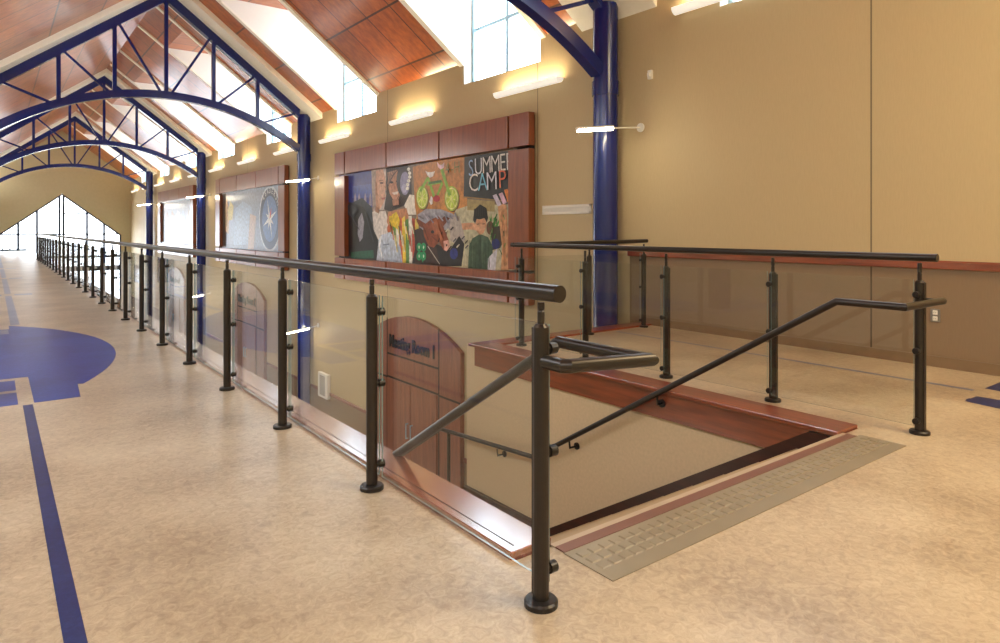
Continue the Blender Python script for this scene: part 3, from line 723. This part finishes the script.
pr = mb.build('mural_print', m1)
# lettering of the print, lying just proud of it
def letter(ch, x, y, size, rgb, sx=1.0, fn=B_):
    p = on_print(*fn(x, y), 26); text_mesh('chalk_letter', ch, size, ink(*rgb), p, m1, sx=sx, bold=-.004, shear=-.05)
for ch, x, y, rgb in (('S', 260, 154, (150, 176, 214)), ('U', 297, 146, (214, 214, 224)), ('M', 338, 140, (222, 216, 214)), ('M', 381, 134, (222, 216, 214)), ('E', 417, 128, (226, 220, 214)), ('R', 452, 124, (226, 220, 214))): letter(ch, x, y, .43, rgb, .86)
for ch, x, y, rgb in (('C', 273, 229, (222, 214, 208)), ('A', 318, 226, (120, 190, 216)), ('M', 363, 222, (212, 208, 220)), ('P', 415, 214, (222, 104, 64))): letter(ch, x, y, .46, rgb, .98)
for ch, x, y in (('4', 143, 146), ('-', 166, 142), ('H', 190, 139)): letter(ch, x, y, .33, (92, 120, 52), .9)

# -- second and third murals
def print_plane(m, box, base):
    mb2 = MB(); a, b, z0, z1 = box
    mb2.quad((XP, a - .05, z0 - .04), (XP, a - .05, z1 + .04), (XP, b + .05, z1 + .04), (XP, b + .05, z0 - .04), base); return mb2
def rel(box, u, v, k): return (XP - .0012 * k, box[1] - u * (box[1] - box[0]), box[2] + v * (box[3] - box[2]))
def RP(mb2, box, pts, rgb, k): mb2.poly([rel(box, u, v, k) for u, v in pts], ink(*rgb))
m2, bx2 = mural_frame(TR[1], mlab[1], 0)
mb2 = print_plane(m2, bx2, ink(150, 164, 186)); k = 1
RP(mb2, bx2, [(0, 0), (.07, 0), (.09, .4), (.07, 1), (0, 1)], (70, 58, 54), k); k += .3
RP(mb2, bx2, [(.06, .3), (.12, .25), (.14, .6), (.09, .95), (.06, .8)], (206, 170, 120), k); k += .3
RP(mb2, bx2, [(.12, .5), (.2, .5), (.22, .75), (.16, .85), (.11, .7)], (214, 196, 110), k); k += .3
RP(mb2, bx2, [(.22, .05), (.5, .08), (.55, .7), (.4, .82), (.25, .7)], (170, 190, 214), k); k += .3
RP(mb2, bx2, [(.48, 0), (.58, 0), (.62, .55), (.52, .6)], (196, 176, 164), k); k += .3
def ring(cu, cv, r0, r1, rgb, k, n=48):
    asp = (bx2[1] - bx2[0]) / (bx2[3] - bx2[2]); vs = []
    for q in range(n): 
        a = 2 * PI * q / n
        u, v = cu + r1 / asp * math.cos(a), cv + r1 * math.sin(a); vs.append((min(.998, u), min(.995, max(.005, v))))
    RP(mb2, bx2, vs, rgb, k)
ring(.83, .5, 0, .52, (206, 214, 224), k); k += .3; ring(.83, .5, 0, .48, (44, 58, 96), k); k += .3; ring(.83, .5, 0, .36, (96, 128, 182), k); k += .3
asp = (bx2[1] - bx2[0]) / (bx2[3] - bx2[2])
for q in range(8):
    a = q * PI / 4 + .35; r = .34 if q % 2 == 0 else .2; w_ = .06
    RP(mb2, bx2, [(.83, .5), (.83 + w_ / asp * math.cos(a + .6), .5 + w_ * math.sin(a + .6)), (.83 + r / asp * math.cos(a), .5 + r * math.sin(a)), (.83 + w_ / asp * math.cos(a - .6), .5 + w_ * math.sin(a - .6))], (206, 70, 60) if q == 1 else (224, 226, 228), k); k += .1
mb2.build('mural_print', m2)
for q, ch in enumerate('LEADERSHIP'):
    a = math.radians(128 - q * 13.5); u, v = .83 + .42 / asp * math.cos(a), .5 + .40 * math.sin(a)
    c_, s_ = math.cos(a - PI / 2), math.sin(a - PI / 2)
    text_mesh('print_letter', ch, .24, ink(222, 226, 232), rel(bx2, u, v, 8), m2, rot=WALLROT @ Matrix(((c_, -s_, 0), (s_, c_, 0), (0, 0, 1))), bold=.004)
m3, bx3 = mural_frame(TR[2], mlab[2], 0)
mb2 = print_plane(m3, bx3, ink(172, 180, 192)); k = 1
RP(mb2, bx3, [(0, 0), (.06, 0), (.05, 1), (0, 1)], (50, 44, 44), k); k += .3
for q, c in enumerate([(150, 120, 110), (188, 160, 130), (206, 206, 214), (150, 170, 200), (196, 186, 170)]):
    RP(mb2, bx3, [(.1 + q * .18, .05), (.24 + q * .18, .05), (.26 + q * .18, .6 + .06 * (q % 3)), (.17 + q * .18, .78), (.11 + q * .18, .6)], c, k); k += .3
mb2.build('mural_print', m3)

# ================================================================== LOWER LEVEL DOORS
def arched_doors(n, t0, text):
    d = empty('door_%d' % n, (W, t0 + 5.6, ZLOW), kind='structure')
    yc = t0 + 5.6; hw = 1.80; zs_ = -1.02; zt = -.55; DW = M['door_wood']; xf = W - .09
    R_ = (hw ** 2 + (zt - zs_) ** 2) / (2 * (zt - zs_)); am = math.asin(hw / R_)
    arc = [(yc + R_ * math.sin(-am + 2 * am * k / 24), zt - R_ + R_ * math.cos(-am + 2 * am * k / 24)) for k in range(25)]
    mb = MB(); mb.prism([(xf, yc - hw, ZLOW)] + [(xf, y, z) for y, z in arc] + [(xf, yc + hw, ZLOW)], (W - xf - .001, 0, 0), DW)
    hp = 1.06
    for yq in (yc - hp, yc + hp): mb.box(xf - .003, xf, yq - .018, yq + .018, -3.97, -.66, M['dark'])
    for zq in (-1.43, -1.93): mb.box(xf - .003, xf, yc - hp, yc + hp, zq - .02, zq + .02, M['dark'])
    for sgn in (-1, 1):
        a, b = sorted((yc + sgn * hp, yc + sgn * hw)); mb.box(xf - .003, xf, a, b, -1.97, -1.93, M['dark'])
    mb.build('door_surround', d)
    for sgn in (-1, 1):
        a, b = sorted((yc + sgn * .012, yc + sgn * (hp - .05)))
        mb = MB(); mb.bbox(xf - .03, xf, a, b, ZLOW + .01, -1.96, M['door_wood'], .004); lf = mb.build('door_leaf', d)
        mb = MB(); mb.tube([(xf - .03, yc + sgn * .09, -3.05), (xf - .08, yc + sgn * .09, -3.05), (xf - .08, yc + sgn * .09, -2.75), (xf - .03, yc + sgn * .09, -2.75)], .012, M['alum'], 10); mb.build('handle', lf)
    text_mesh('door_lettering', text, .37, M['letter'], (xf - .012, yc, -1.26), d, extrude=.01, sx=.76, bold=.008)
arched_doors(1, TR[0], 'Meeting Room 1'); arched_doors(2, TR[1], 'Meeting Room 2'); arched_doors(3, TR[2], 'Meeting Room 3')

# ================================================================== SMALL WALL FITTINGS
v = empty('air_grille', (W, 7.47, 1.57), 'long narrow white air grille on the wall between mural and nearest column', 'vent')
mb = MB()
mb.bbox(W - .02, W, 6.93, 8.01, 1.50, 1.535, M['plastic'], .004); mb.bbox(W - .02, W, 6.93, 8.01, 1.605, 1.64, M['plastic'], .004)
mb.bbox(W - .02, W, 6.93, 6.97, 1.50, 1.64, M['plastic'], .004); mb.bbox(W - .02, W, 7.97, 8.01, 1.50, 1.64, M['plastic'], .004); mb.build('grille_frame', v)
mb = MB(); mb.box(W - .004, W, 6.95, 8.0, 1.52, 1.62, M['slot']); mb.build('backing', v)
mb = MB()
for k in range(44): mb.box(W - .014, W - .004, 6.985 + k * .0225, 7.0 + k * .0225, 1.535, 1.605, M['plastic'])
mb.build('fins', v)
v = empty('fire_alarm_strobe', (W, 5.83, 3.32), 'small white alarm strobe high on the wall right of the nearest column', 'alarm')
mb = MB(); mb.bbox(W - .035, W + .006, 5.795, 5.865, 3.26, 3.38, M['plastic'], .008); mb.build('housing', v)
mb = MB(); mb.bbox(W - .06, W - .03, 5.81, 5.85, 3.29, 3.34, M['fixture'], .006); mb.build('lens', v)
v = empty('wall_outlet', (W, 2.475, .475), 'silver framed double power outlet low on the right wall', 'outlet')
mb = MB(); mb.bbox(W - .008, W, 2.435, 2.515, .415, .535, plain('steel_plate', (150, 146, 140), .35, metal=.7), .003); mb.build('cover_plate', v)
for zq in (.447, .503):
    mb = MB(); mb.bbox(W - .013, W - .004, 2.455, 2.495, zq - .02, zq + .02, M['plastic'], .004)
    for dy in (-.008, .008): mb.box(W - .0135, W - .0128, 2.475 + dy - .0015, 2.475 + dy + .0015, zq - .006, zq + .008, M['letter'])
    mb.build('socket', v)
v = empty('louvred_wall_panel', (W, 16.67, -2.83), 'white louvred wall unit on the lower wall, seen through the glass', 'wall unit')
mb = MB(); mb.bbox(W - .1, W, 16.36, 16.98, -3.14, -2.5, M['plastic'], .02); mb.build('housing', v)
mb = MB()
for k in range(12): mb.box(W - .106, W - .1, 16.5, 16.84, -3.06 + k * .043, -3.04 + k * .043, M['slot'])
mb.build('louvre', v)
v = empty('wall_screen', (W, 44.8, -1.4), 'black flat screen on the far lower wall, seen between railing posts', 'screen')
mb = MB(); mb.bbox(W - .09, W - .04, 43.9, 45.9, -1.95, -.9, M['screen'], .01); mb.build('screen_panel', v)
mb = MB(); mb.box(W - .05, W, 44.6, 45.2, -1.6, -1.2, M['slot']); mb.build('wall_mount', v)

# ================================================================== LIGHT
wd = bpy.data.worlds.new('sky'); SC.world = wd; wd.use_nodes = True; nt = wd.node_tree
bg = nt.nodes['Background']; tc = nt.nodes.new('ShaderNodeTexCoord'); sp = nt.nodes.new('ShaderNodeSeparateXYZ'); rp = nt.nodes.new('ShaderNodeValToRGB')
nt.links.new(tc.outputs['Generated'], sp.inputs[0]); nt.links.new(sp.outputs['Z'], rp.inputs['Fac'])
rp.color_ramp.elements[0].color = (.9, .94, 1, 1); rp.color_ramp.elements[1].color = (.74, .88, 1, 1); rp.color_ramp.elements[1].position = .6
nt.links.new(rp.outputs['Color'], bg.inputs['Color']); bg.inputs['Strength'].default_value = 7.5
def area(loc, rot, sx, sy, power, rgb, name='lamp'):
    l = bpy.data.lights.new(name, 'AREA'); l.shape = 'RECTANGLE'; l.size = sx; l.size_y = sy; l.energy = power; l.color = rgb
    o = bpy.data.objects.new(name, l); COL.objects.link(o); o.location = loc; o.rotation_euler = rot; return o
# added fill lights, unseen: over the aisle, along the eave, warm near the camera
for yq in (-2, 6, 16, 27, 38): area((-2.2, yq, 4.25), (0, 0, 0), 2.2, 4, 170, (.80, .88, 1), 'aisle_fill')  # added cool fill for the hall and left floor
for yq in (1, 12, 23, 34, 44): area((-.5, yq, 3.9), (0, math.radians(-125), 0), .6, 7, 70, (1, .95, .88), 'eave_fill')  # added fill to lift the roof slope and mural wall
area((4.9, -1.6, 5.3), (0, 0, 0), 2.2, 3.0, 340, (1, .82, .48), 'warm_fill')  # added fill to warm the right wall and floor

area((1.56, 4.4, -1.6), (0, math.radians(-80), 0), .5, 3.0, 11, (1, .9, .74), 'lower_fill')  # added fill to brighten the stair wall, no fitting there
for yq in (14, 26): area((2.6, yq, -1.2), (0, math.radians(-90), 0), .5, 6, 60, (1, .95, .88), 'lower_fill')  # added fills for the lower wall, hanging free in the hall

# ================================================================== CAMERA
cd = bpy.data.cameras.new('camera'); cam = bpy.data.objects.new('camera', cd); COL.objects.link(cam)
cam.location = (0, 0, H); cam.rotation_euler = (PI / 2, 0, -TH)
cd.sensor_width = 36; cd.lens = 36 * 667 / 1000; cd.shift_y = -(321.5 - 228.6) / 1000
cd.clip_start = .05; cd.clip_end = 200
SC.camera = cam
SC.view_settings.view_transform = 'Standard'; SC.view_settings.look = 'None'; SC.view_settings.exposure = .45; SC.view_settings.gamma = 1
